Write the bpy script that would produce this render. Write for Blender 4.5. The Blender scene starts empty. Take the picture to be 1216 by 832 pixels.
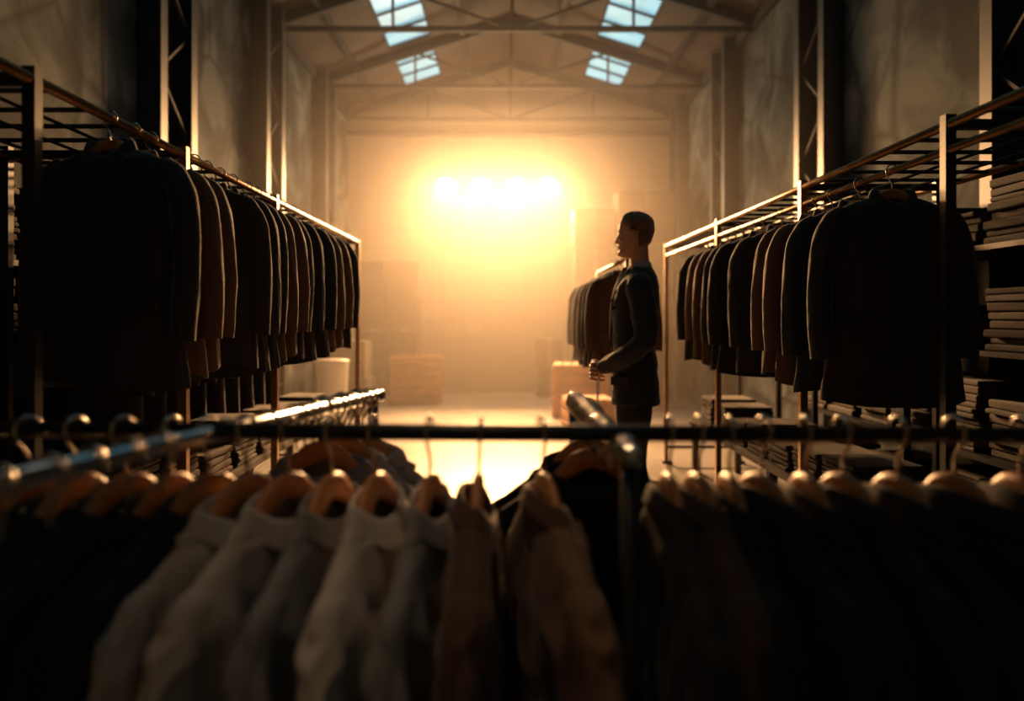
import bpy, math, random
from mathutils import Vector, Matrix, noise
random.seed(7)
S = bpy.context.scene
S.view_settings.view_transform='Standard'
COL = S.collection
rad = math.radians

# ------------------------------------------------------------------ materials
def newmat(name):
    m = bpy.data.materials.new(name); m.use_nodes = True
    nt = m.node_tree
    b = nt.nodes['Principled BSDF']
    return m, nt, b

def simple(name, col, rough=0.6, metal=0.0, var=0.25, scale=8.0, bump=0.0, bscale=60.0, sheen=0.0, stretch=(1,1,1), col2=None, emis=None, estr=0):
    m, nt, b = newmat(name)
    N = nt.nodes; L = nt.links
    tc = N.new('ShaderNodeTexCoord'); mp = N.new('ShaderNodeMapping')
    mp.inputs['Scale'].default_value = stretch
    L.new(tc.outputs['Object'], mp.inputs['Vector'])
    nz = N.new('ShaderNodeTexNoise'); nz.inputs['Scale'].default_value = scale; nz.inputs['Detail'].default_value = 6
    L.new(mp.outputs[0], nz.inputs['Vector'])
    cr = N.new('ShaderNodeValToRGB')
    c2 = col2 if col2 else tuple(c*(1-var) for c in col)
    cr.color_ramp.elements[0].position = 0.35; cr.color_ramp.elements[1].position = 0.65
    cr.color_ramp.elements[0].color = (*c2, 1); cr.color_ramp.elements[1].color = (*col, 1)
    L.new(nz.outputs['Fac'], cr.inputs['Fac']); L.new(cr.outputs['Color'], b.inputs['Base Color'])
    b.inputs['Roughness'].default_value = rough; b.inputs['Metallic'].default_value = metal
    if sheen:
        b.inputs['Sheen Weight'].default_value = sheen
        b.inputs['Sheen Roughness'].default_value = 0.4
    if bump:
        n2 = N.new('ShaderNodeTexNoise'); n2.inputs['Scale'].default_value = bscale; n2.inputs['Detail'].default_value = 4
        L.new(mp.outputs[0], n2.inputs['Vector'])
        bp = N.new('ShaderNodeBump'); bp.inputs['Strength'].default_value = bump; bp.inputs['Distance'].default_value = 0.01
        L.new(n2.outputs['Fac'], bp.inputs['Height']); L.new(bp.outputs[0], b.inputs['Normal'])
    if emis:
        b.inputs['Emission Color'].default_value = (*emis, 1); b.inputs['Emission Strength'].default_value = estr
    return m

M = {}
M['chrome'] = simple('chrome_tube', (0.66,0.66,0.68), 0.2, 1.0, 0.15, 20)
M['darksteel'] = simple('dark_painted_steel', (0.035,0.037,0.042), 0.38, 0.6, 0.3, 15)
M['girder'] = simple('sooty_girder_steel', (0.020,0.019,0.019), 0.75, 0.0, 0.3, 5)
M['column'] = simple('blue_grey_column_steel', (0.035,0.043,0.05), 0.5, 0.2, 0.3, 5)
M['bronze'] = simple('bronze_rack_tube', (0.40,0.22,0.10), 0.4, 0.9, 0.3, 12)
M['hook'] = simple('hook_wire', (0.6,0.56,0.5), 0.25, 1.0, 0.1, 20)
M['wood'] = simple('hanger_wood', (0.60,0.24,0.07), 0.38, 0, 0.4, 10, 0.15, 40, stretch=(1,6,6))
M['crate'] = simple('crate_wood', (0.44,0.17,0.055), 0.7, 0, 0.4, 6, 0.3, 30, stretch=(1,1,6))
M['bench'] = simple('dark_bench_wood', (0.05,0.03,0.02), 0.6, 0, 0.4, 6, stretch=(1,1,6))
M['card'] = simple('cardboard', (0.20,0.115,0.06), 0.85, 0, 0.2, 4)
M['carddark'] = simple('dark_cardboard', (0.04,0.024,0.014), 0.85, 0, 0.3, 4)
M['tape'] = simple('packing_tape', (0.27,0.19,0.12), 0.4, 0, 0.1, 4)
M['plastic'] = simple('pale_plastic', (0.5,0.48,0.44), 0.5, 0, 0.1, 4)
M['skin'] = simple('skin', (0.70,0.36,0.21), 0.5, 0, 0.12, 12, 0.05, 200, sheen=0.2)
M['hair'] = simple('brown_hair', (0.24,0.10,0.036), 0.45, 0, 0.5, 60, 0.6, 160, stretch=(1,4,1), sheen=0.7)
M['eyew'] = simple('eye_white', (0.75,0.72,0.68), 0.2)
M['eyed'] = simple('eye_iris', (0.03,0.02,0.015), 0.15)
M['shoe'] = simple('black_leather', (0.012,0.01,0.01), 0.3)
def cloth(n, c, sheen=0.15, var=0.2):
    M[n] = simple(n+'_fabric', c, 0.85, 0, var, 5, 0.25, 350, sheen=sheen)
cloth('suit', (0.026,0.016,0.011),.22); cloth('suitblue', (0.018,0.016,0.018),.25); cloth('suitbrown', (0.12,0.052,0.022),.3)
cloth('black', (0.006,0.005,0.005), 0.03); cloth('charcoal', (0.014,0.012,0.012), 0.05)
cloth('brown', (0.075,0.037,0.02)); cloth('white', (0.46,0.42,0.38), 0.1, 0.08); cloth('grey', (0.19,0.185,0.19), 0.1, 0.1)
cloth('tan', (0.16,0.09,0.05), 0.1); cloth('lining', (0.02,0.015,0.012)); cloth('tie', (0.05,0.012,0.015))
cloth('trouser', (0.02,0.019,0.021)); cloth('dimcloth', (0.04,0.034,0.03)); 

# walls
def wallmat(name, c1, c2, c3):
    m, nt, b = newmat(name); N = nt.nodes; L = nt.links
    tc = N.new('ShaderNodeTexCoord'); mp = N.new('ShaderNodeMapping'); mp.inputs['Rotation'].default_value = (0.5,0,0)
    L.new(tc.outputs['Object'], mp.inputs['Vector'])
    n1 = N.new('ShaderNodeTexNoise'); n1.inputs['Scale'].default_value = 1.6; n1.inputs['Detail'].default_value = 9; n1.inputs['Distortion'].default_value = 0.7
    L.new(mp.outputs[0], n1.inputs['Vector'])
    cr = N.new('ShaderNodeValToRGB'); e = cr.color_ramp.elements
    e[0].position=0.40; e[0].color=(*c1,1); e[1].position=0.60; e[1].color=(*c3,1)
    x = e.new(0.49); x.color=(*c2,1)
    L.new(n1.outputs['Fac'], cr.inputs['Fac']); 
    v = N.new('ShaderNodeTexVoronoi'); v.feature='DISTANCE_TO_EDGE'; v.inputs['Scale'].default_value=0.75
    n3 = N.new('ShaderNodeTexNoise'); n3.inputs['Scale'].default_value=2.5
    mx0 = N.new('ShaderNodeMixRGB'); mx0.inputs['Fac'].default_value=0.12
    L.new(mp.outputs[0], mx0.inputs['Color1']); L.new(n3.outputs['Color'], mx0.inputs['Color2']); L.new(mx0.outputs[0], v.inputs['Vector'])
    r2 = N.new('ShaderNodeValToRGB'); r2.color_ramp.elements[0].color=(0.2,0.2,0.2,1); r2.color_ramp.elements[1].color=(1,1,1,1); r2.color_ramp.elements[1].position=0.03
    L.new(v.outputs['Distance'], r2.inputs['Fac'])
    mx = N.new('ShaderNodeMixRGB'); mx.blend_type='MULTIPLY'; mx.inputs['Fac'].default_value=0.8
    L.new(cr.outputs[0], mx.inputs['Color1']); L.new(r2.outputs[0], mx.inputs['Color2']); L.new(mx.outputs[0], b.inputs['Base Color'])
    b.inputs['Roughness'].default_value=0.9
    bp = N.new('ShaderNodeBump'); bp.inputs['Strength'].default_value=0.25; bp.inputs['Distance'].default_value=0.02
    L.new(n1.outputs['Fac'], bp.inputs['Height']); L.new(bp.outputs[0], b.inputs['Normal'])
    return m
M['wall'] = wallmat('stained_concrete', (0.012,0.019,0.022), (0.040,0.056,0.060), (0.120,0.145,0.145))
M['roof'] = simple('roof_sheet', (0.065,0.046,0.036), 0.8, 0, 0.35, 2)
m, nt, b = newmat('painted_block_wall'); N=nt.nodes; L=nt.links
tc=N.new('ShaderNodeTexCoord'); mp=N.new('ShaderNodeMapping'); mp.inputs['Rotation'].default_value=(rad(90),0,0)
L.new(tc.outputs['Object'],mp.inputs['Vector'])
br=N.new('ShaderNodeTexBrick'); br.offset=0.0; br.inputs['Scale'].default_value=1.0; br.inputs['Brick Width'].default_value=0.35; br.inputs['Row Height'].default_value=0.3
br.inputs['Mortar Size'].default_value=0.01; br.inputs['Color1'].default_value=(0.29,0.25,0.21,1); br.inputs['Color2'].default_value=(0.275,0.235,0.20,1); br.inputs['Mortar'].default_value=(0.25,0.21,0.18,1)
L.new(mp.outputs[0],br.inputs['Vector']); L.new(br.outputs['Color'],b.inputs['Base Color']); b.inputs['Roughness'].default_value=0.75
M['backwall']=m
M['floor'] = simple('polished_concrete', (0.42,0.39,0.36), 0.3, 0, 0.3, 1.2, 0.08, 6)
m, nt, b = newmat('skylight_glass')
b.inputs['Base Color'].default_value=(0.3,0.45,0.5,1)
b.inputs['Emission Color'].default_value=(0.22,0.56,0.70,1); b.inputs['Roughness'].default_value=0.4
nz=nt.nodes.new('ShaderNodeTexNoise'); nz.inputs['Scale'].default_value=1.5; tcn=nt.nodes.new('ShaderNodeTexCoord'); nt.links.new(tcn.outputs['Object'],nz.inputs['Vector'])
mr=nt.nodes.new('ShaderNodeMapRange'); mr.inputs['From Min'].default_value=0.3; mr.inputs['From Max'].default_value=0.7; mr.inputs['To Min'].default_value=0.75; mr.inputs['To Max'].default_value=1.35
nt.links.new(nz.outputs['Fac'],mr.inputs['Value']); nt.links.new(mr.outputs[0],b.inputs['Emission Strength'])
M['sky']=m
M['lampglow'] = simple('lamp_lens', (1,0.9,0.7), 0.3, emis=(1.0,0.76,0.46), estr=100)
M['fillglow'] = simple('added_fill_lens', (1,0.9,0.7), 0.3, emis=(1.0,0.74,0.45), estr=4)  # glowing lens of the invented fill lamp over the front rack

# ------------------------------------------------------------------ mesh builder
class MB:
    def __init__(s): s.v=[]; s.f=[]; s.m=[]; s.sm=[]; s.mats=[]
    def mi(s, name):
        if name not in s.mats: s.mats.append(name)
        return s.mats.index(name)
    def add(s, vs, fs, mat, smooth=True):
        o=len(s.v); k=s.mi(mat)
        s.v += [Vector(p) for p in vs]
        for f in fs: s.f.append([i+o for i in f]); s.m.append(k); s.sm.append(smooth)
    def box(s, c, d, mat, rz=0, R=None):
        x,y,z=[q/2 for q in d]
        vs=[(-x,-y,-z),(x,-y,-z),(x,y,-z),(-x,y,-z),(-x,-y,z),(x,-y,z),(x,y,z),(-x,y,z)]
        if R is None: R=Matrix.Rotation(rz,3,'Z')
        vs=[R@Vector(p)+Vector(c) for p in vs]
        s.add(vs,[(0,3,2,1),(4,5,6,7),(0,1,5,4),(1,2,6,5),(2,3,7,6),(3,0,4,7)],mat,False)
    def beam(s, a, b2, w, h, mat):
        a=Vector(a); b2=Vector(b2); d=b2-a
        q=d.to_track_quat('X','Z').to_matrix()
        s.box((a+b2)/2,(d.length,w,h),mat,R=q)
    def loft(s, rings, mat, cap0=True, cap1=True):
        n=len(rings[0]); vs=[p for r in rings for p in r]; fs=[]
        for i in range(len(rings)-1):
            for j in range(n):
                a=i*n+j; b2=i*n+(j+1)%n
                fs.append((a,b2,b2+n,a+n))
        if cap0: fs.append(tuple(reversed(range(n))))
        if cap1: fs.append(tuple(range((len(rings)-1)*n,len(rings)*n)))
        s.add(vs,fs,mat)
    def tube(s, pts, radii, mat, seg=12, ref=(0,1,0), sub=1, caps=True, rnd=False):
        pts=[Vector(p) for p in pts]
        if not isinstance(radii,(list,tuple)): radii=[radii]*len(pts)
        rr=[(r,r) if not isinstance(r,(tuple,list)) else r for r in radii]
        if sub>1 and len(pts)>2:
            P=[];Rr=[]
            for i in range(len(pts)-1):
                p0=pts[max(i-1,0)];p1=pts[i];p2=pts[i+1];p3=pts[min(i+2,len(pts)-1)]
                for k in range(sub):
                    t=k/sub
                    P.append(0.5*((2*p1)+(p2-p0)*t+(2*p0-5*p1+4*p2-p3)*t*t+(3*p1-p0-3*p2+p3)*t**3))
                    u=t*t*(3-2*t)
                    Rr.append((rr[i][0]*(1-u)+rr[i+1][0]*u, rr[i][1]*(1-u)+rr[i+1][1]*u))
            P.append(pts[-1]); Rr.append(rr[-1]); pts=P; rr=Rr
        if rnd:
            d0=(pts[0]-pts[1]).normalized(); d1=(pts[-1]-pts[-2]).normalized()
            r0=min(rr[0]); r1=min(rr[-1])
            A=[];Ar=[];B=[];Br=[]
            for k in (0.95,0.75,0.4):
                A.append(pts[0]+d0*r0*k); q=math.sqrt(1-k*k); Ar.append((rr[0][0]*q,rr[0][1]*q))
            for k in (0.4,0.75,0.95):
                B.append(pts[-1]+d1*r1*k); q=math.sqrt(1-k*k); Br.append((rr[-1][0]*q,rr[-1][1]*q))
            pts=A+pts+B; rr=Ar+rr+Br
        rings=[]; ref=Vector(ref)
        prev=None
        for i,p in enumerate(pts):
            t=(pts[min(i+1,len(pts)-1)]-pts[max(i-1,0)]).normalized()
            base = ref if prev is None else prev
            n1=base-t*base.dot(t)
            if n1.length<1e-4: n1=t.orthogonal()
            n1.normalize(); prev=n1; n2=t.cross(n1)
            rings.append([p+n1*rr[i][0]*math.cos(a)+n2*rr[i][1]*math.sin(a) for a in [2*math.pi*k/seg for k in range(seg)]])
        s.loft(rings,mat,caps,caps)
    def ball(s, c, r, mat, seg=16, rings=10):
        c=Vector(c); rx,ry,rz=(r,r,r) if not isinstance(r,tuple) else r
        R=[]
        for i in range(1,rings):
            ph=math.pi*i/rings
            R.append([c+Vector((rx*math.sin(ph)*math.cos(a),ry*math.sin(ph)*math.sin(a),-rz*math.cos(ph))) for a in [2*math.pi*k/seg for k in range(seg)]])
        s.loft(R,mat)
    def mesh(s, name):
        me=bpy.data.meshes.new(name); me.from_pydata([tuple(p) for p in s.v],[],s.f)
        for n in s.mats: me.materials.append(M[n])
        for p,k,sm in zip(me.polygons,s.m,s.sm): p.material_index=k; p.use_smooth=sm
        me.update(); return me
    def obj(s, name, parent=None, loc=(0,0,0), rz=0, bevel=0, remesh=0, smooth=0):
        o=bpy.data.objects.new(name,s.mesh(name)); COL.objects.link(o); o.location=loc; o.rotation_euler=(0,0,rz)
        if parent: o.parent=parent
        if remesh:
            r=o.modifiers.new('r','REMESH'); r.mode='VOXEL'; r.voxel_size=remesh; r.use_smooth_shade=True
        if smooth:
            q=o.modifiers.new('s','SMOOTH'); q.factor=0.5; q.iterations=smooth
        if bevel:
            q=o.modifiers.new('b','BEVEL'); q.width=bevel; q.segments=2; q.limit_method='ANGLE'
        return o
def empty(name, loc=(0,0,0), rz=0):
    o=bpy.data.objects.new(name,None); COL.objects.link(o); o.location=loc; o.rotation_euler=(0,0,rz); o.empty_display_size=0.1; return o

# ------------------------------------------------------------------ room shell
XL,XR,YF,YB=-2.62,2.82,-1.6,13.3
EV,AP,XA=4.65,5.52,0.08
def one(name, fn, **k):
    b=MB(); fn(b); return b.obj(name,**k)
one('floor', lambda b:b.box(((XL+XR)/2,(YF+YB)/2,-0.06),(XR-XL+0.4,YB-YF+0.4,0.12),'floor'))
one('wall_left', lambda b:b.box((XL-0.1,(YF+YB)/2,EV/2),(0.2,YB-YF,EV),'wall'))
one('wall_right', lambda b:b.box((XR+0.1,(YF+YB)/2,EV/2),(0.2,YB-YF,EV),'wall'))
def gable(y0,y1,mat):
    def f(b):
        pr=[(XL-0.2,0),(XR+0.2,0),(XR+0.2,EV),(XA,AP),(XL-0.2,EV)]
        vs=[(x,y0,z) for x,z in pr]+[(x,y1,z) for x,z in pr]
        b.add(vs,[(0,1,2,3,4),(9,8,7,6,5)]+[(i,i+5,(i+1)%5+5,(i+1)%5) for i in range(5)],mat,False)
    return f
one('wall_back', gable(YB,YB+0.2,'backwall'))
one('wall_front', gable(YF-0.2,YF,'wall'))
def zroof(x): return EV+(AP-EV)*((x-XL)/(XA-XL) if x<XA else (XR-x)/(XR-XA))
SKL=(-1.62,-1.03); SKR=(1.27,1.87)
bays=[(0.4,2.6),(3.4,5.7),(6.5,8.6),(9.3,11.08),(11.35,12.9)]
cb=MB()
def rp(x0,x1,y0,y1):
    z0,z1=zroof(x0),zroof(x1)
    vs=[(x0,y0,z0),(x1,y0,z1),(x1,y1,z1),(x0,y1,z0)]; vs+= [(a,b_,c+0.08) for a,b_,c in vs]
    cb.add(vs,[(0,3,2,1),(4,5,6,7),(0,1,5,4),(1,2,6,5),(2,3,7,6),(3,0,4,7)],'roof',False)
for x0,x1 in ((XL-0.2,SKL[0]),(SKL[1],XA),(XA,SKR[0]),(SKR[1],XR+0.2)): rp(x0,x1,YF,YB)
ys=[YF]+[q for b_ in bays for q in b_]+[YB]
for i in range(0,len(ys),2):
    rp(*SKL,ys[i],ys[i+1]); rp(*SKR,ys[i],ys[i+1])
cb.obj('ceiling')
wn=0
for (x0,x1) in (SKL,SKR):
    for (y0,y1) in bays:
        wn+=1; b=MB(); z0,z1=zroof(x0)+0.05,zroof(x1)+0.05
        b.add([(x0,y0,z0),(x1,y0,z1),(x1,y1,z1),(x0,y1,z0)],[(0,1,2,3)],'sky',False)
        n=max(2,round((y1-y0)/0.6))
        for k in range(n+1):
            y=y0+(y1-y0)*k/n; b.beam((x0,y,z0-0.03),(x1,y,z1-0.03),0.03,0.03,'girder')
        b.beam((x0,y0,z0-0.03),(x0,y1,z0-0.03),0.04,0.04,'girder'); b.beam((x1,y0,z1-0.03),(x1,y1,z1-0.03),0.04,0.04,'girder')
        b.obj('window_%d'%wn)
for i,y in enumerate((1.0,3.7,6.2,9.0,11.25,13.1)):
    b=MB(); zt=EV-0.14
    b.beam((XL,y,zt),(XR,y,zt),0.05,0.06,'girder')
    b.beam((XL,y,EV-0.06),(XA,y,AP-0.08),0.08,0.13,'girder'); b.beam((XA,y,AP-0.08),(XR,y,EV-0.06),0.08,0.13,'girder')
    b.beam((XA,y,zt),(XA,y,AP-0.1),0.035,0.035,'girder')
    for sg,xe in ((-1,XL),(1,XR)):
        xm=xe+(XA-xe)*0.5
        b.beam((xm,y,zt),(xm,y,zroof(xm)-0.08),0.03,0.03,'girder')
        b.beam((xm,y,zroof(xm)-0.1),(XA,y,zt),0.03,0.03,'girder')
    b.obj('roof_truss')
b=MB()
for x in (-2.1,-0.6,0.75,2.3): b.beam((x,YF,zroof(x)-0.05),(x,YB,zroof(x)-0.05),0.06,0.08,'girder')
b.obj('roof_purlins')
for side,yy in ((-1,(3.2,5.98,8.5,11.2)),(1,(4.1,6.95,9.95,12.5))):
    for y in yy:
        b=MB(); xw=(XL+0.09) if side<0 else (XR-0.09)
        for dy in (-0.3,0.3):
            b.box((xw,y+dy,EV/2),(0.16,0.05,EV),'column')
            b.box((xw-side*0.08,y+dy*0.93,EV/2),(0.02,0.11,EV),'column')
        b.box((xw+side*0.06,y,EV/2),(0.015,0.56,EV),'girder')
        z=0.1;k=0
        while z<EV-0.4:
            b.beam((xw-side*0.04,y-0.28*(1 if k%2 else -1),z),(xw-side*0.04,y+0.28*(1 if k%2 else -1),z+0.42),0.03,0.02,'girder'); z+=0.42;k+=1
        b.box((xw,y,0.012),(0.18,0.7,0.024),'column')
        b.obj('steel_column')
one('trim_1', lambda b:b.box(((XL+XR)/2,YB-0.04,4.3),(XR-XL,0.08,0.06),'girder'))
one('trim_2', lambda b:b.box((XL+0.03,(YF+YB)/2,EV-0.08),(0.06,YB-YF,0.14),'girder'))
one('trim_3', lambda b:b.box((XR-0.03,(YF+YB)/2,EV-0.08),(0.06,YB-YF,0.14),'girder'))
one('baseboard_back', lambda b:b.box(((XL+XR)/2,YB-0.015,0.07),(XR-XL,0.03,0.14),'backwall'))

# ------------------------------------------------------------------ lamps
LZ=3.3
b=MB(); b.beam((-1.3,13.0,LZ),(1.05,13.0,LZ),0.05,0.05,'darksteel')
for x in (-1.15,0.9):
    b.box((x,13.15,LZ),(0.06,0.3,0.06),'darksteel')
for x in (-0.94,-0.39,0.17,0.68):
    b.tube([(x,12.96,LZ),(x,12.86,LZ),(x,12.74,LZ),(x,12.70,LZ)],[0.07,0.12,0.17,0.175],'darksteel',24)
    b.tube([(x,12.699,LZ),(x,12.675,LZ)],[0.155,0.14],'lampglow',24)
b.obj('floodlight_bar')
for i,x in enumerate((-0.94,-0.39,0.17,0.68)):
    l=bpy.data.lights.new('floodlight_beam','SPOT'); l.energy=2500; l.color=(1.0,0.50,0.19); l.spot_size=rad(80); l.spot_blend=1.0; l.shadow_soft_size=0.15
    o=bpy.data.objects.new('floodlight_beam',l); COL.objects.link(o); o.location=(x,12.62,LZ)
    o.rotation_euler=(Vector((0,-1,-0.52))).to_track_quat('-Z','Y').to_euler()
    l=bpy.data.lights.new('floodlight_spill','POINT'); l.energy=38; l.color=(1.0,0.53,0.21); l.shadow_soft_size=0.1
    o=bpy.data.objects.new('floodlight_spill',l); COL.objects.link(o); o.location=(x,12.4,LZ)
b=MB(); b.tube([(-0.45,0.75,4.5),(-0.45,0.75,5.25)],0.008,'girder',8)  # added fill lamp, out of view, to brighten the foreground clothes
b.tube([(-0.45,0.75,4.52),(-0.45,0.75,4.42),(-0.45,0.75,4.28)],[0.04,0.09,0.11],'girder',24)
b.tube([(-0.45,0.75,4.279),(-0.45,0.75,4.27)],[0.09,0.08],'fillglow',24); b.obj('added_fill_lamp')
l=bpy.data.lights.new('added_fill_beam','SPOT'); l.energy=75; l.color=(1.0,0.60,0.32); l.spot_size=rad(18); l.spot_blend=1.0; l.shadow_soft_size=0.04  # added warm fill spot aimed at the front rack's garments
o=bpy.data.objects.new('added_fill_beam',l); COL.objects.link(o); o.location=(-0.45,0.75,4.24)
o.rotation_euler=(Vector((-0.10,1.2,0.75))-Vector(o.location)).to_track_quat('-Z','Y').to_euler()

# haze
b=MB(); b.box(((XL+XR)/2,9.7,2.3),(XR-XL-0.4,7.1,4.5),'card'); hz=b.obj('haze_air')
m=bpy.data.materials.new('dust_haze'); m.use_nodes=True; nt=m.node_tree; nt.nodes.clear()
vo=nt.nodes.new('ShaderNodeVolumeScatter'); vo.inputs['Density'].default_value=0.022; vo.inputs['Color'].default_value=(1,0.92,0.82,1); vo.inputs['Anisotropy'].default_value=0.55
ou=nt.nodes.new('ShaderNodeOutputMaterial'); nt.links.new(vo.outputs[0],ou.inputs['Volume'])
hz.data.materials.clear(); hz.data.materials.append(m)

# ------------------------------------------------------------------ hangers + garments
def hanger_mesh(rr=0.0225, ws=1.0, drop=0.0, big=1.0, zc=0.0, wire=.0028):
    b=MB()
    pts=[]
    for a in range(-25,186,15):
        pts.append((rr*math.cos(rad(a)),0,zc+rr*math.sin(rad(a))))
    d4=drop*.25
    pts+=[(-rr*0.85,0,-0.018),(-0.006,0,-0.036),(0,0,-0.05),(0,0,-0.085-d4)]
    b.tube(pts,wire,'hook',8)
    for sx in (-1,1):
        P=[(0,-0.083),(0.03,-0.087),(0.07,-0.110),(0.11,-0.136),(0.15,-0.166),(0.185,-0.196)]
        b.tube([(sx*x*ws,0,z-d4-drop*min(1,x/.2)**1.4) for x,z in P],
               [(0.009*big,0.018*big),(0.009*big,0.019*big),(0.009*big,0.014*big),(0.008,0.010),(0.008,0.009),(0.008,0.008)],'wood',12,sub=4,rnd=True)
    zz=-0.150-d4-drop*.6
    b.tube([(-0.12*ws,0,zz),(0.12*ws,0,zz)],0.004,'wood',8)
    return b.mesh('wooden_hanger')
HM=hanger_mesh()
HF=hanger_mesh(0.0235,1.06,.055,1.3,0.003,.0034)
def lerpk(keys,t):
    for i in range(len(keys)-1):
        if t<=keys[i+1][0]:
            a,c=keys[i],keys[i+1]; u=(t-a[0])/(c[0]-a[0]); return [a[j]+(c[j]-a[j])*u for j in range(len(a))]
    return list(keys[-1])
def garment_mesh(name, seed, mat, L=0.68, tk=1.0, ws=1.0, kind='jacket', inner='lining', sleeve=0.58, fold=1.0, mat2=None, drop=0.0, crease=0.0, neck=1.0):
    b=MB(); Z0=-0.092-drop*0.25-(.012 if neck>1 else 0); n=96
    keys=[(0,.058*neck,.040),(.006,.085*neck,.046),(.022,.13,.052),(.045,.18,.056),(.07,.208,.058),(.10,.222,.06),(.16,.226,.068),(.25,.222,.076),(.4,.212,.076),(.55,.22,.082),(L,.236,.088)]
    def disp(p,nrm,amp,h):
        q=Vector((p.x*13+seed*3.1,p.y*9,p.z*1.1+seed))
        d=noise.noise(q)*0.015+noise.noise(q*2.3)*0.007
        q2=Vector((p.x*5+p.z*4,p.y*5+seed,p.z*3)); d+=noise.noise(q2)*0.008
        if crease:
            q3=Vector((p.x*15+p.z*3+seed,p.y*30,p.z*3.2+p.x*6)); d+=crease*(0.35-abs(noise.noise(q3)))*0.034
            q4=Vector((p.x*26+seed*2,p.y*40+p.z*9,p.z*7)); d+=crease*(0.3-abs(noise.noise(q4)))*0.016
        return p+nrm*d*amp
    def sag(p):
        p.z-=drop*min(1,abs(p.x)/(.2*ws))**1.4
    rings=[]; zs=[0,.006,.014,.022,.033,.045,.057,.07,.085,.10]+[.10+(L-.10)*k/44 for k in range(1,45)]
    for h in zs:
        _,w,t=lerpk(keys,h); w*=ws; t*=tk
        r=[]
        for k in range(n):
            a=2*math.pi*k/n; ca,sa=math.cos(a),math.sin(a)
            e=0.8
            x=w*math.copysign(abs(ca)**e,ca); y=t*math.copysign(abs(sa)**0.9,sa)
            front=max(0,-sa)
            z=Z0-h
            if h<0.03: z-=0.045*front**2*(1-h/0.03)
            if kind=='jacket' and sa<0 and abs(x)<0.012 and h>0.2: y+=0.012
            amp=min(1,h/0.12)*fold*(0.5+0.9*h/L)
            p=disp(Vector((x,y,z)),Vector((ca*0.5,sa,0)).normalized(),amp,h)
            if h>L-0.001: p.z-=0.012*math.cos(a*2+seed)
            sag(p); r.append(p)
        rings.append(r)
    last=rings[-1]; cx=sum((p for p in last),Vector())/n
    b.loft(rings,mat,False,False)
    inn=[[cx+(p-cx)*0.94+Vector((0,0,0.004)) for p in last],[cx+(p-cx)*0.9+Vector((0,0,0.12)) for p in last]]
    b.loft([last]+inn,inner,False,True)
    cr=[]
    for (dw,dz) in ((0,-0.004),(0.0,0.022),(0.006,0.029),(0.014,0.022),(0.026,-0.012),(0.028,-0.016),(0.022,-0.012)):
        r=[]
        for k in range(n):
            a=2*math.pi*k/n; ca,sa=math.cos(a),math.sin(a); front=max(0,-sa)
            x=(0.058*neck+dw)*ws*ca; y=(0.040*tk+dw*0.7)*sa
            z=Z0+dz*(1 if neck==1 else .8)-0.055*front**2
            if dz<0 and kind=='shirt': z-=0.02*front**4
            p=Vector((x,y,z)); sag(p); r.append(p)
        cr.append(r)
    b.loft(cr,mat2 or mat,False,False)
    for sx in (-1,1):
        sw=random.uniform(-0.015,0.015)
        P=[(sx*.165*ws,0,Z0-.055),(sx*.203*ws,0,Z0-.095),(sx*(.228*ws),0.0,Z0-.18),(sx*(.240*ws),-.006*tk,Z0-.33),(sx*(.244*ws),-.015*tk+sw*.5,Z0-.33-(sleeve-.33)*.5),(sx*.242*ws,-.022*tk+sw,Z0-sleeve)]
        P=[(x,y,z-drop) for x,y,z in P]
        R_=[(.045*tk,.026),(.052*tk,.036),(.054*tk,.042),(.051*tk,.043),(.047*tk,.042),(.043*tk,.040)]
        o=len(b.v); b.tube(P,R_,mat,40,sub=12,caps=False)
        for i in range(o,len(b.v)):
            p=b.v[i]; hh=(Z0-p.z)
            c=Vector((sx*.24*ws,0,p.z)); nr=(p-c); nr.z=0
            nr=nr.normalized() if nr.length>1e-5 else Vector((sx,0,0))
            b.v[i]=disp(p,nr,fold*0.7*min(1,max(0,hh-.05)/.1),hh)
        ringl=b.v[-40:]; cc=sum(ringl,Vector())/40
        b.loft([[p.copy() for p in ringl],[cc+(p-cc)*0.92+Vector((0,0,.003)) for p in ringl],[cc+(p-cc)*0.85+Vector((0,0,.06)) for p in ringl]],inner,False,True)
        if kind=='shirt':
            b.loft([[cc+(p-cc)*1.05+Vector((0,0,z)) for p in ringl] for z in (0.05,0.0,-0.015)],mat,False,False)
    if kind=='jacket':
        for sx in (-1,1):
            pts=[(.058,-.02),(.095,-.045),(.10,-.12),(.075,-.125),(.085,-.15),(.02,-.33),(.006,-.34),(.03,-.16)]
            vs=[]
            for x,z in pts:
                _,w,t=lerpk(keys,-z)
                f=max(0.2,1-(x/(w*ws))**2)**0.45
                p=Vector((sx*x*ws,-(t*tk*f+0.011),Z0+z)); sag(p); vs.append(p)
            vs2=[(x,y+0.006,z) for x,y,z in vs]
            nn=len(vs); b.add(vs+vs2,[tuple(range(nn)),tuple(range(2*nn-1,nn-1,-1))]+[(i,i+nn,(i+1)%nn+nn,(i+1)%nn) for i in range(nn)],mat,False)
        for z in (-.36,-.46):
            b.ball((0.012,-(0.076*tk+0.006),Z0+z),(0.01,0.004,0.01),'lining',10,6)
        for sx in (-1,1): b.box((sx*0.12*ws,-(0.078*tk)*0.88-0.004,Z0-0.47-drop*.5),(0.13,0.012,0.05),mat)
    else:
        for k in range(6): b.ball((0,-(0.06*tk+0.012),Z0-0.1-k*0.085),(0.006,0.003,0.006),'plastic',8,6)
    return b.mesh(name)
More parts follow.
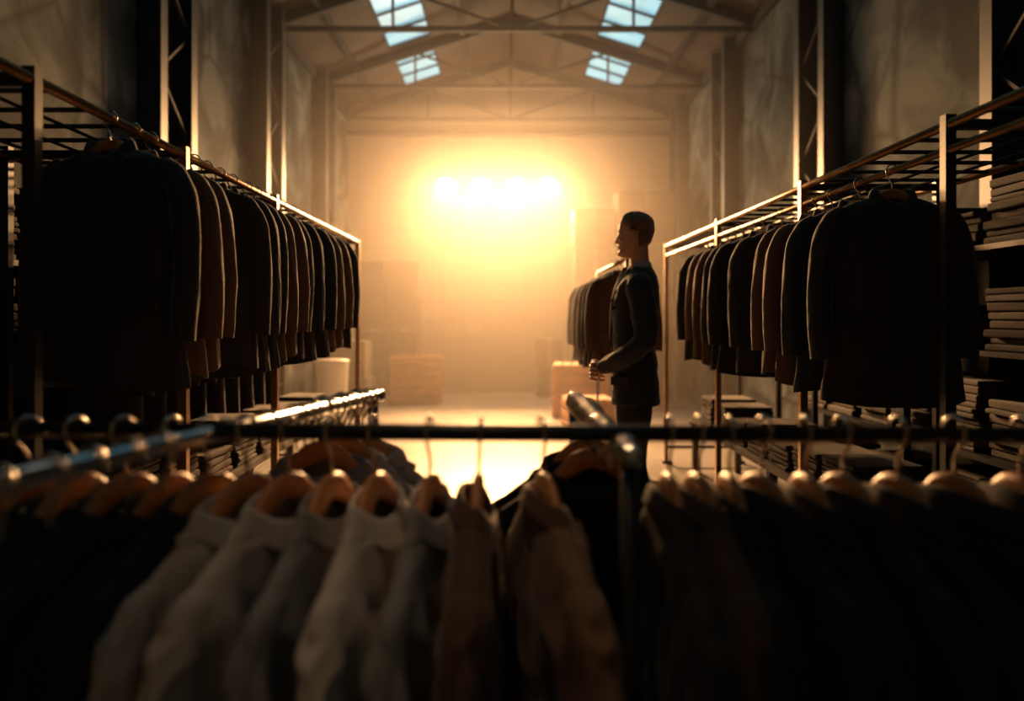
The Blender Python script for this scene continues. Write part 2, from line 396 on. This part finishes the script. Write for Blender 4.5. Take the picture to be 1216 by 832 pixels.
def hang(name, me, loc, rz, tilt=0, hm=None):
    o=bpy.data.objects.new(name,me); COL.objects.link(o); o.location=loc; o.rotation_euler=(tilt,0,rz)
    h=bpy.data.objects.new('hanger',hm or HM); COL.objects.link(h); h.parent=o
    return o
JM=[garment_mesh('suit_jacket',i,mt,L=l,tk=0.8,ws=1.04+0.05*(i%2),fold=.6,crease=.4) for i,(mt,l) in enumerate((('suit',.70),('suitblue',.72),('suitbrown',.69),('suit',.74),('suitbrown',.71)))]
CM=[garment_mesh('long_coat',i+20,mt,L=1.02,tk=0.85,fold=.6) for i,mt in enumerate(('suit','suitblue'))]
# ------------------------------------------------------------------ side racks
def side_rack(name,X,Xo,Z,y0,y1,posts,rail_z):
    b=MB(); r=0.015
    b.tube([(X,y0,Z),(X,y1,Z)],r,'bronze',14); b.tube([(Xo,y0,Z),(Xo,y1,Z)],r,'bronze',14)
    if abs(rail_z-Z)>0.01: 
        b.tube([(X,y0,rail_z),(X,y1,rail_z)],0.013,'bronze',14)
    y=y0+0.12
    while y<y1:
        b.tube([(X,y,Z),(Xo,y,Z)],0.008,'darksteel',8); y+=0.2
    for k in (1,2,3): 
        xx=X+(Xo-X)*k/4; b.tube([(xx,y0,Z-0.012),(xx,y1,Z-0.012)],0.006,'darksteel',8)
    for p in posts:
        for x in (X,Xo):
            b.box((x,p,(Z+0.03)/2),(0.034,0.034,Z+0.03),'bronze' if x==X and p>2.9 else 'darksteel')
            b.box((x,p,0.01),(0.08,0.08,0.02),'darksteel')
        b.beam((X,p,Z),(Xo,p,Z),0.03,0.03,'darksteel'); b.beam((X,p,0.14),(Xo,p,0.14),0.025,0.025,'darksteel')
    b.tube([(Xo,y0,0.14),(Xo,y1,0.14)],0.012,'darksteel',10)
    b.obj(name)
LX,RX=-1.2,1.39
side_rack('garment_rack',LX,-1.86,1.87,1.2,6.5,(2.02,2.97,4.15,6.48),1.87)
side_rack('garment_rack',RX,2.02,1.87,1.4,6.9,(2.5,3.72,5.2,6.88),1.79)
y=2.42;i=0
while y<5.05:
    if min(abs(y-p) for p in (2.97,4.15))>0.07:
        hang('suit_jacket',JM[(i*3+1)%5],(LX,y,1.87),rad(random.uniform(-14,6))); i+=1
    y+=random.choice((0.13,0.15,0.2,0.24))
y=2.86
while y<5.15:
    if min(abs(y-p) for p in (3.72,5.2))>0.07:
        hang('suit_jacket',JM[(i*3+1)%5],(RX,y,1.79),rad(random.uniform(-6,14))); i+=1
    y+=random.choice((0.13,0.16,0.2,0.26)) if y>3.2 else 0.26
b=MB(); b.tube([(-1.78,3.2,1.6),(-1.78,5.6,1.6)],0.013,'darksteel',12)
for yy in (3.2,5.6): b.box((-1.78,yy,0.81),(0.03,0.03,1.62),'darksteel'); b.box((-1.78,yy,0.01),(0.4,0.05,0.02),'darksteel')
b.obj('coat_rack')
for k in range(9): hang('long_coat',CM[k%2],(-1.78,3.4+k*0.25,1.6),rad(random.uniform(-8,8)))
b=MB(); MX=0.88
b.tube([(MX,5.75,1.68),(MX,7.6,1.68)],0.015,'bronze',12)
for yy in (5.76,7.59):
    b.tube([(MX,yy,1.69),(MX,yy,0.06)],0.014,'darksteel',12); b.beam((MX-0.25,yy,0.05),(MX+0.25,yy,0.05),0.03,0.04,'darksteel')
b.obj('rolling_garment_rack')
y=5.95
while y<7.45: 
    hang('suit_jacket',JM[i%5],(MX,y,1.68),rad(random.uniform(-8,8))); i+=1; y+=0.21

# ------------------------------------------------------------------ foreground racks
BY,BZ=1.42,1.064
b=MB(); b.tube([(-1.12,BY,BZ+.004),(1.14,BY,BZ-.008)],0.0155,'darksteel',20)
for x in (-1.12,1.14): 
    b.tube([(x,BY,BZ),(x,BY,0.03)],0.0155,'darksteel',16); b.beam((x,BY-0.25,0.02),(x,BY+0.25,0.02),0.04,0.04,'darksteel'); b.ball((x,BY,BZ),0.022,'darksteel')
b.obj('clothes_rack')
def chrome_rail(name,a,c,z):
    a=Vector((*a,z)); c=Vector((*c,z)); b=MB(); d=(c-a).normalized()
    b.tube([a,c],0.0155,'chrome',24)
    for p,s in ((a,-1),(c,1)):
        b.tube([p,p+d*s*0.008,p+d*s*0.014],[0.018,0.018,0.012],'chrome',24)
    for p in (a+d*0.03,c-d*0.03):
        b.tube([p,(p.x,p.y,0.03)],0.014,'darksteel',16)
        n=Vector((-d.y,d.x,0))*0.2; q=Vector((p.x,p.y,0.02)); b.beam(q-n,q+n,0.04,0.04,'darksteel')
    o=b.obj(name); return a,c,d
A,C,D=chrome_rail('chrome_clothes_rail',(-0.70,0.76),(-0.335,2.1),1.060)
A2,C2,D2=chrome_rail('chrome_clothes_rail',(0.206,1.29),(0.188,2.2),1.042)
def rings(name,a,d,ts,tilt=0):
    b=MB(); n=Vector((-d.y,d.x,0))
    for t in ts:
        p=a+d*t; pts=[]; R=0.025; p0=p+Vector((0,0,-.003))
        lean=random.uniform(-.3,.3)
        for k in range(-40,221,20):
            off=n*R*math.cos(rad(k)); pts.append(p0+off+Vector((0,0,R*math.sin(rad(k))))+d*lean*R*math.cos(rad(k)))
        b.tube(pts,0.0036,'hook',8)
        b.tube([pts[-1],p-n*0.008+Vector((0,0,-0.036)),p+Vector((0,0,-0.05)),p+Vector((0,0,-0.075))],0.0028,'hook',8)
    b.obj(name)
Ln=(C-A).length
rings('hanger_hooks',A,D,[0.1+0.075*k for k in range(7)]+[0.72,0.78,0.85]+[Ln-0.42+0.036*k for k in range(11)])
rings('hanger_hooks',A2,D2,[0.04,0.07,0.22,0.26,0.33,0.37]+[0.45+0.038*k for k in range(11)])
kw=dict(crease=1.15,drop=.055)
FG={
 'w1':garment_mesh('dress_shirt',41,'white',L=.74,tk=.42,ws=1.15,kind='shirt',inner='grey',fold=1.05,neck=1.55,**kw),
 'w2':garment_mesh('dress_shirt',42,'white',L=.76,tk=.47,ws=1.12,kind='shirt',inner='grey',fold=1.15,neck=1.4,**kw),
 'g1':garment_mesh('dress_shirt',43,'grey',L=.75,tk=.42,ws=1.14,kind='shirt',inner='grey',fold=1.15,neck=1.45,**kw),
 't1':garment_mesh('casual_jacket',44,'tan',L=.72,tk=.6,ws=1.14,kind='jacket',fold=1.1,mat2='brown',neck=1.35,**kw),
 'b1':garment_mesh('casual_jacket',45,'brown',L=.72,tk=.65,ws=1.14,kind='jacket',fold=1.1,neck=1.35,**kw),
 'd1':garment_mesh('dark_jacket',46,'black',L=.72,tk=.6,ws=1.15,fold=1.0,neck=1.6,**kw),
 'd2':garment_mesh('dark_jacket',47,'charcoal',L=.72,tk=.55,ws=1.12,fold=1.0,neck=1.4,**kw),
}
NM={'w':'dress_shirt','g':'dress_shirt','t':'casual_jacket','b':'casual_jacket','d':'dark_jacket'}
seq=[(-.93,'d1',-24,0),(-.85,'d2',-30,.02),(-.765,'d1',-18,0),(-.68,'d2',-29,.0),(-.595,'d1',-20,0),(-.53,'d2',-28,0),(-.46,'w1',-28,.0),(-.385,'w2',-22,.012),(-.31,'g1',-17,-.0),(-.235,'w2',-13,.01),(-.135,'g1',-7,0),(-.044,'b1',1,.012),(.065,'t1',14,0),
     (.293,'d2',0,.02),(.345,'b1',10,0),(.40,'d1',4,.01),(.46,'d2',15,0),(.535,'d1',4,.02),(.60,'d2',16,0),(.70,'d1',10,.012),(.80,'d1',16,0),(.92,'d1',8,.01)]
for x,k,yw,dz in seq:
    hang(NM[k[0]],FG[k],(x,BY,BZ),rad(90+yw+random.uniform(-3,3)),tilt=rad(random.uniform(-4,4)),hm=HF)
for t,k in ((Ln-0.30,'g1'),(Ln-0.21,'w2'),(Ln-0.12,'w1')):
    p=A+D*t; hang(NM[k[0]],FG[k],p,math.atan2(D.y,D.x)-rad(90)+rad(random.uniform(-5,5)),hm=HF)
for yy,k in ((1.82,'d1'),(1.95,'d2')):
    hang(NM[k[0]],FG[k],(0.2,yy,1.042),rad(random.uniform(-5,5)),hm=HF)

# ------------------------------------------------------------------ boxes, crates, shelves
def cbox(b,c,d,mat='card'):
    b.box(c,d,mat); b.box((c[0],c[1]-d[1]/2-0.001,c[2]),(0.06,0.004,d[2]*0.995),'tape' if mat=='card' else mat); b.box((c[0],c[1],c[2]+d[2]/2+0.001),(0.06,d[1]*0.995,0.003),'tape')
def stack(name,x0,x1,y,z1,nx,nz,mat='card',dep=0.55):
    b=MB(); w=(x1-x0)/nx; h=z1/nz
    for i_ in range(nx):
        for k in range(nz):
            cbox(b,(x0+w*(i_+.5)+random.uniform(-.02,.02),y+random.uniform(-.03,.03),h*(k+.5)),(w*0.95,dep,h-0.006),mat)
    return b.obj(name,bevel=0.006)
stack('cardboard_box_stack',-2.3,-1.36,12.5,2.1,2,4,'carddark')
stack('cardboard_box_stack',1.0,1.62,11.9,2.85,1,5)
stack('cardboard_box_stack',1.64,2.5,11.9,3.1,1,4)
stack('cardboard_box_stack',0.48,0.92,12.7,0.9,1,2)
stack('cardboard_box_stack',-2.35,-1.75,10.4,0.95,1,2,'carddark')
def crate(name,c,w,d,h,rz=0,n=5):
    b=MB(); t=0.02; sh=h/n
    for k in range(n):
        z=sh*(k+.5)
        for sy in (-1,1): b.box((0,sy*(d/2),z),(w,t,sh*0.68),'crate')
        for sx in (-1,1): b.box((sx*(w/2),0,z),(t,d,sh*0.68),'crate')
    for sx in (-1,1):
        for sy in (-1,1): b.box((sx*(w/2-.04),sy*(d/2+.018),h/2),(0.07,0.02,h),'crate')
    for k in range(6): b.box((-w/2+w*(k+.5)/6,0,h-0.01),(w/6*0.85,d,t),'crate')
    b.box((0,0,0.03),(w-.05,d-.05,0.02),'crate')
    b.obj(name,loc=c,rz=rz)
crate('wooden_crate',(-1.3,11.75,0),0.76,0.6,0.68,rad(4))
crate('wooden_crate',(0.96,10.2,0),0.68,0.6,0.66,rad(-6))
crate('wooden_crate',(0.92,8.9,0),0.5,0.5,0.36,rad(5),3)
b=MB(); b.tube([(0,0,0),(0,0,0.03),(0,0,0.7),(0,0,0.74),(0,0,0.76)],[0.15,0.165,0.185,0.2,0.19],'plastic',28); 
for z in (0.2,0.5): b.tube([(0,0,z-.01),(0,0,z),(0,0,z+.01)],[0.172,0.182,0.176],'plastic',28)
b.obj('plastic_bin',loc=(-2.02,9.3,0))
def shelf(name,x0,x1,y0,y1,levels,H):
    e=empty(name); b=MB()
    for x in (x0,x1):
        for y in (y0,(y0+y1)/2,y1): b.box((x,y,H/2),(0.04,0.04,H),'darksteel')
    for z in levels: b.box(((x0+x1)/2,(y0+y1)/2,z),(x1-x0,y1-y0,0.025),'darksteel')
    b.obj('frame',e)
    b=MB(); mats=['suit','brown','dimcloth','suit','carddark','dimcloth']
    for z in levels:
        y=y0+0.28
        while y<y1-0.2:
            zz=z+0.013; top=zz+random.uniform(0.15,0.36)
            while zz<top:
                h=random.uniform(0.022,0.045)
                b.box(((x0+x1)/2+random.uniform(-.02,.02),y+random.uniform(-.015,.015),zz+h/2),((x1-x0)*0.82,0.36,h*0.88),random.choice(mats),rz=rad(random.uniform(-3,3))); zz+=h
            y+=0.44
    b.obj('folded_clothes',e,bevel=0.008)
shelf('storage_shelf',2.16,2.62,2.3,6.3,(0.15,0.62,1.1,1.58),1.62)
shelf('storage_shelf',-2.48,-2.12,2.6,7.6,(0.15,0.62,1.1,1.5),1.55)
def lowbench(name,x0,x1,y0,y1,z):
    e=empty(name); b=MB(); b.box(((x0+x1)/2,(y0+y1)/2,z),(x1-x0,y1-y0,0.03),'bench')
    for x in (x0+.04,x1-.04):
        for y in (y0+.05,(y0+y1)/2,y1-.05): b.box((x,y,z/2),(0.05,0.05,z),'bench')
    b.obj('bench',e)
    b=MB(); y=y0+.22
    while y<y1-.15:
        zz=z+.015; top=zz+random.uniform(.1,.22)
        while zz<top:
            h=random.uniform(.02,.04); b.box(((x0+x1)/2,y,zz+h/2),((x1-x0)*.8,.32,h*.88),random.choice(['suit','brown','dimcloth','suit']),rz=rad(random.uniform(-4,4))); zz+=h
        y+=.4
    b.obj('folded_clothes',e,bevel=.008)
lowbench('display_bench',-1.62,-1.3,2.3,5.9,0.5)
lowbench('display_bench',1.5,1.92,2.7,6.5,0.4)

# ------------------------------------------------------------------ MAN (local: faces +x)
man=empty('man_in_suit',(0.70,4.29,0),rad(170))
def ring(cx,cy,z,hx,hy,n=40,e=0.85):
    return [Vector((cx+hx*math.copysign(abs(math.cos(a))**e,math.cos(a)),cy+hy*math.copysign(abs(math.sin(a))**e,math.sin(a)),z)) for a in [2*math.pi*k/n for k in range(n)]]
b=MB()
b.loft([ring(0,0,z,hx,hy) for z,hx,hy in ((.80,.09,.15),(.86,.115,.17),(.95,.115,.17),(1.05,.10,.155))],'trouser')
for s in (-1,1):
    b.tube([(0,s*.085,.93),(.005,s*.09,.78),(.012,s*.092,.5),(-.005,s*.095,.28),(-.01,s*.098,.05)],[(.088,.105),(.082,.096),(.064,.072),(.058,.066),(.054,.068)],'trouser',24,ref=(0,1,0),sub=6)
b.obj('trousers',man,remesh=.011,smooth=4)
b=MB()
J=[(.80,-.002,.130,.192),(.88,-.002,.126,.188),(.98,0,.118,.178),(1.08,.002,.110,.168),(1.17,.004,.116,.174),(1.27,.004,.125,.188),(1.36,-.004,.124,.198),(1.43,-.016,.112,.198),(1.475,-.026,.093,.175),(1.505,-.03,.074,.125),(1.53,-.03,.060,.085)]
b.loft([ring(cx,0,z,hx,hy) for z,cx,hx,hy in J],'suitblue')
for s in (-1,1):
    b.tube([(-.02,s*.165,1.44),(-.028,s*.205,1.40),(-.048,s*.235,1.26),(-.05,s*.245,1.15),(.03,s*.205,1.075),(.115,s*.125,1.02),(.165,s*.075,.998)],
           [(.060,.062),(.064,.072),(.058,.066),(.054,.06),(.051,.054),(.044,.045),(.038,.04)],'suitblue',22,ref=(0,1,0),sub=6,rnd=True)
jb=b.obj('suit_jacket_body',man,remesh=.008,smooth=4)
tx=bpy.data.textures.new('cloth_folds','CLOUDS'); tx.noise_scale=.07
dm=jb.modifiers.new('d','DISPLACE'); dm.texture=tx; dm.strength=.016; dm.mid_level=.5; dm.texture_coords='LOCAL'
b=MB()
for s in (-1,1):
    vs=[(.035,s*.075,1.52),(.062,s*.085,1.46),(.106,s*.088,1.40),(.112,s*.07,1.385),(.126,s*.075,1.35),(.134,s*.012,1.12),(.132,s*.002,1.10),(.132,s*.02,1.25),(.112,s*.035,1.40),(.06,s*.045,1.50)]
    v2=[(x-.01,y,z) for x,y,z in vs]; nn=len(vs)
    b.add(vs+v2,[tuple(range(nn)),tuple(range(2*nn-1,nn-1,-1))]+[(i_,i_+nn,(i_+1)%nn+nn,(i_+1)%nn) for i_ in range(nn)],'suitblue',False)
for z in (1.09,.99): b.ball((.122,.008,z),(.006,.01,.01),'lining',10,6)
b.box((.114,.12,1.31),(.02,.08,.015),'suitblue')
for s in (-1,1): b.box((.072,s*.158,.93),(.12,.02,.045),'suitblue',rz=-s*rad(38))
b.obj('lapels',man)
b=MB()
b.tube([(.05,0,1.51),(.095,0,1.43),(.116,0,1.33),(.120,0,1.2)],[(.045,.008),(.05,.012),(.04,.012),(.015,.01)],'white',16,ref=(0,1,0),sub=4)
cr=[]
for dw,z in ((0,1.515),(-.002,1.55),(.002,1.558),(.007,1.55),(.012,1.53)):
    cr.append([Vector((-.022+(.056+dw)*math.cos(a),(.055+dw)*math.sin(a),z-.022*max(0,math.cos(a))+.004*max(0,-math.cos(a)))) for a in [2*math.pi*k/32 for k in range(32)]])
b.loft(cr,'white',False,False)
for s in (-1,1): b.tube([(.140,s*.098,1.006),(.176,s*.066,.994)],[(.034,.036),(.031,.033)],'white',20)
b.obj('shirt',man)
b=MB(); b.tube([(.052,0,1.53),(.062,0,1.51),(.108,0,1.42),(.129,0,1.3),(.132,0,1.14)],[(.014,.01),(.018,.012),(.02,.006),(.027,.005),(.03,.004)],'tie',14,ref=(0,1,0),sub=3); b.obj('necktie',man)
b=MB()
for s in (-1,1):
    y=s*.1
    rr=[]
    for x,hw,h in ((-.09,.02,.05),(-.08,.034,.075),(-.04,.038,.085),(.02,.038,.08),(.08,.045,.062),(.14,.048,.05),(.19,.04,.042),(.22,.022,.03)):
        rr.append([Vector((x,y+hw*math.cos(a),max(0.0,h/2+h/2*math.sin(a)))) for a in [2*math.pi*k/20 for k in range(20)]])
    b.loft(rr,'shoe')
b.obj('shoes',man)
HZ=1.592; HXo=0.0
HE=empty('head_pivot'); HE.parent=man; HE.scale=(.94,.94,.97); HE.location=(.004,0,1.592*.03); HE.rotation_euler=(0,0,rad(-7))
prof=[(-.012,.050,.02,.018),(-.004,.082,.0,.03),(.006,.0925,-.012,.038),(.018,.0945,-.025,.046),(.028,.089,-.038,.051),(.036,.0865,-.048,.054),(.05,.0885,-.062,.058),(.064,.087,-.074,.062),(.08,.0865,-.086,.066),(.10,.0865,-.094,.069),(.112,.083,-.098,.071),(.122,.0835,-.1,.072),(.133,.0905,-.102,.073),(.145,.0915,-.104,.074),(.165,.089,-.104,.0745),(.185,.0795,-.1,.071),(.203,.063,-.089,.063),(.218,.04,-.07,.05),(.228,.015,-.048,.034),(.233,-.01,-.03,.016)]
def hring(z,f,bk,w,n=48,off=0):
    cx=(f+bk)/2; hx=(f-bk)/2+off; w=w+off
    out=[]
    for k in range(n):
        a=2*math.pi*k/n; ca,sa=math.cos(a),math.sin(a)
        x=cx+hx*math.copysign(abs(ca)**.9,ca); taper=1-0.16*max(0,ca)
        out.append(Vector((x+HXo,w*taper*math.copysign(abs(sa)**.85,sa),HZ+z)))
    return out
b=MB(); b.loft([hring(*p) for p in prof],'skin')
b.tube([(-.02,0,HZ+.06),(-.03,0,HZ-.01),(-.03,0,HZ-.09)],[(.053,.056),(.050,.052),(.060,.060)],'skin',24,sub=4,ref=(0,1,0))
b.tube([(.083,0,HZ+.128),(.093,0,HZ+.108),(.104,0,HZ+.088),(.107,0,HZ+.078)],[(.007,.006),(.008,.008),(.0105,.01),(.011,.009)],'skin',12,sub=4,rnd=True,ref=(0,1,0))
for s in (-1,1):
    b.ball((.094,s*.011,HZ+.075),(.011,.0075,.008),'skin')
    b.ball((.079,s*.033,HZ+.136),(.012,.02,.006),'skin')
    b.ball((.066,s*.043,HZ+.088),(.018,.016,.016),'skin')
b.ball((.089,0,HZ+.0545),(.0085,.021,.0048),'skin'); b.ball((.088,0,HZ+.0445),(.008,.018,.005),'skin'); b.ball((.085,0,HZ+.012),(.013,.018,.013),'skin')
for s in (-1,1):
    P=[]
    for a in range(-60,241,20): P.append((-.006+.014*math.cos(rad(a)),s*(.077+.006*(1-math.cos(rad(a)))*.5+.006),HZ+.103+.027*math.sin(rad(a))+.004))
    b.tube(P,.0052,'skin',8,rnd=True); b.ball((-.004,s*.078,HZ+.1),(.013,.006,.024),'skin'); b.ball((.004,s*.078,HZ+.078),(.007,.005,.008),'skin')
b.obj('head',HE,remesh=.0035,smooth=3)
b=MB()
for s in (-1,1):
    b.ball((.0765,s*.031,HZ+.116),(.0105,.0125,.0068),'eyew'); b.ball((.0835,s*.032,HZ+.116),(.0045,.0055,.0055),'eyed')
    b.tube([(.089,s*.014,HZ+.136),(.088,s*.03,HZ+.140),(.078,s*.046,HZ+.136)],[.003,.0035,.0022],'hair',8,sub=4)
    b.tube([(.0865,s*.02,HZ+.1235),(.086,s*.032,HZ+.1245),(.078,s*.044,HZ+.121)],.0018,'skin',8,sub=4)
b.obj('eyes',HE)
b=MB(); n=96; rows=60; V=[];keep={}
for i_ in range(rows):
    z=min(.235*i_/(rows-1),.2329)
    _,f,bk,w=lerpk(prof,z)
    base=hring(z,f,bk,w,n)
    c=Vector((-.01,0,HZ+.12))
    for k,p in enumerate(base):
        x=p.x; up=max(0,(z-.12)/.11)
        hl=0.183 if x>.058 else (.183-(.058-x)*.7 if x>.03 else (.155-(.03-x)*1.2 if x>.014 else (.105 if x>-.006 else (.135 if x>-.03 else .035))))
        m_=z-hl
        th=.001+.008*min(1,max(0,m_)/.045)+.011*up*(1 if x>0 else .3)*min(1,max(0,m_)/.02)
        st=noise.noise(Vector((p.x*60,p.y*160,p.z*50)))*.0045
        d=(p-c).normalized()
        V.append(p+d*(th+st if m_>-0.004 else -.006)); keep[i_*n+k]=m_>-0.004
F=[]
for i_ in range(rows-1):
    for k in range(n):
        a=i_*n+k; bb=i_*n+(k+1)%n; q=(a,bb,bb+n,a+n)
        if any(keep[t] for t in q): F.append(q)
F.append(tuple(range((rows-1)*n,rows*n)))
b.add(V,F,'hair'); b.obj('hair',HE)
# hands
b=MB()
b.tube([(.165,-.078,.999),(.188,-.056,.99),(.212,-.03,.98),(.226,-.004,.972)],[(.021,.024),(.017,.032),(.015,.041),(.012,.04)],'skin',16,ref=(1,0,0),sub=4,rnd=True)
for j,(z,L_) in enumerate(((1.004,.9),(.984,1.0),(.963,.95),(.943,.78))):
    b.tube([(.222,-.01,z),(.236,.002+.012*L_,z-.003),(.236,.012+.034*L_,z-.008),(.22,.018+.05*L_,z-.012),(.205,.02+.055*L_,z-.014)],[.0098,.0093,.0086,.0078,.0068],'skin',10,sub=3,rnd=True)
b.tube([(.195,-.05,1.008),(.215,-.03,1.022),(.226,-.006,1.022),(.228,.014,1.016)],[.0125,.0115,.0098,.008],'skin',10,sub=3,rnd=True)
b.obj('hand_right',man,remesh=.0026,smooth=2)
b=MB()
b.tube([(.165,.078,.999),(.18,.056,.985),(.192,.03,.972),(.198,.006,.962)],[(.021,.024),(.017,.032),(.015,.041),(.012,.04)],'skin',16,ref=(1,0,0),sub=4,rnd=True)
for j,(z,L_) in enumerate(((.99,.9),(.97,1.0),(.95,.95),(.93,.78))):
    b.tube([(.197,.01,z),(.2,-.002-.016*L_,z-.004),(.196,-.012-.038*L_,z-.008),(.184,-.018-.054*L_,z-.012),(.172,-.02-.058*L_,z-.014)],[.0098,.0093,.0086,.0078,.0068],'skin',10,sub=3,rnd=True)
b.tube([(.19,.052,1.002),(.214,.036,1.012),(.232,.016,1.010),(.24,-.002,1.002)],[.0125,.0115,.0098,.008],'skin',10,sub=3,rnd=True)
b.obj('hand_left',man,remesh=.0026,smooth=2)

# ------------------------------------------------------------------ world, camera
w=bpy.data.worlds.new('World'); S.world=w; w.use_nodes=True
w.node_tree.nodes['Background'].inputs[0].default_value=(0.05,0.07,0.09,1); w.node_tree.nodes['Background'].inputs[1].default_value=0.3
cam=bpy.data.cameras.new('camera'); co=bpy.data.objects.new('camera',cam); COL.objects.link(co)
co.location=(0,0,1.27); co.rotation_euler=(rad(90),0,0)
cam.lens=28; cam.sensor_width=36; cam.shift_x=8/1216; cam.shift_y=-41/1216
cam.dof.use_dof=True; cam.dof.focus_distance=3.1; cam.dof.aperture_fstop=1.2
cam.clip_start=0.02
S.camera=co
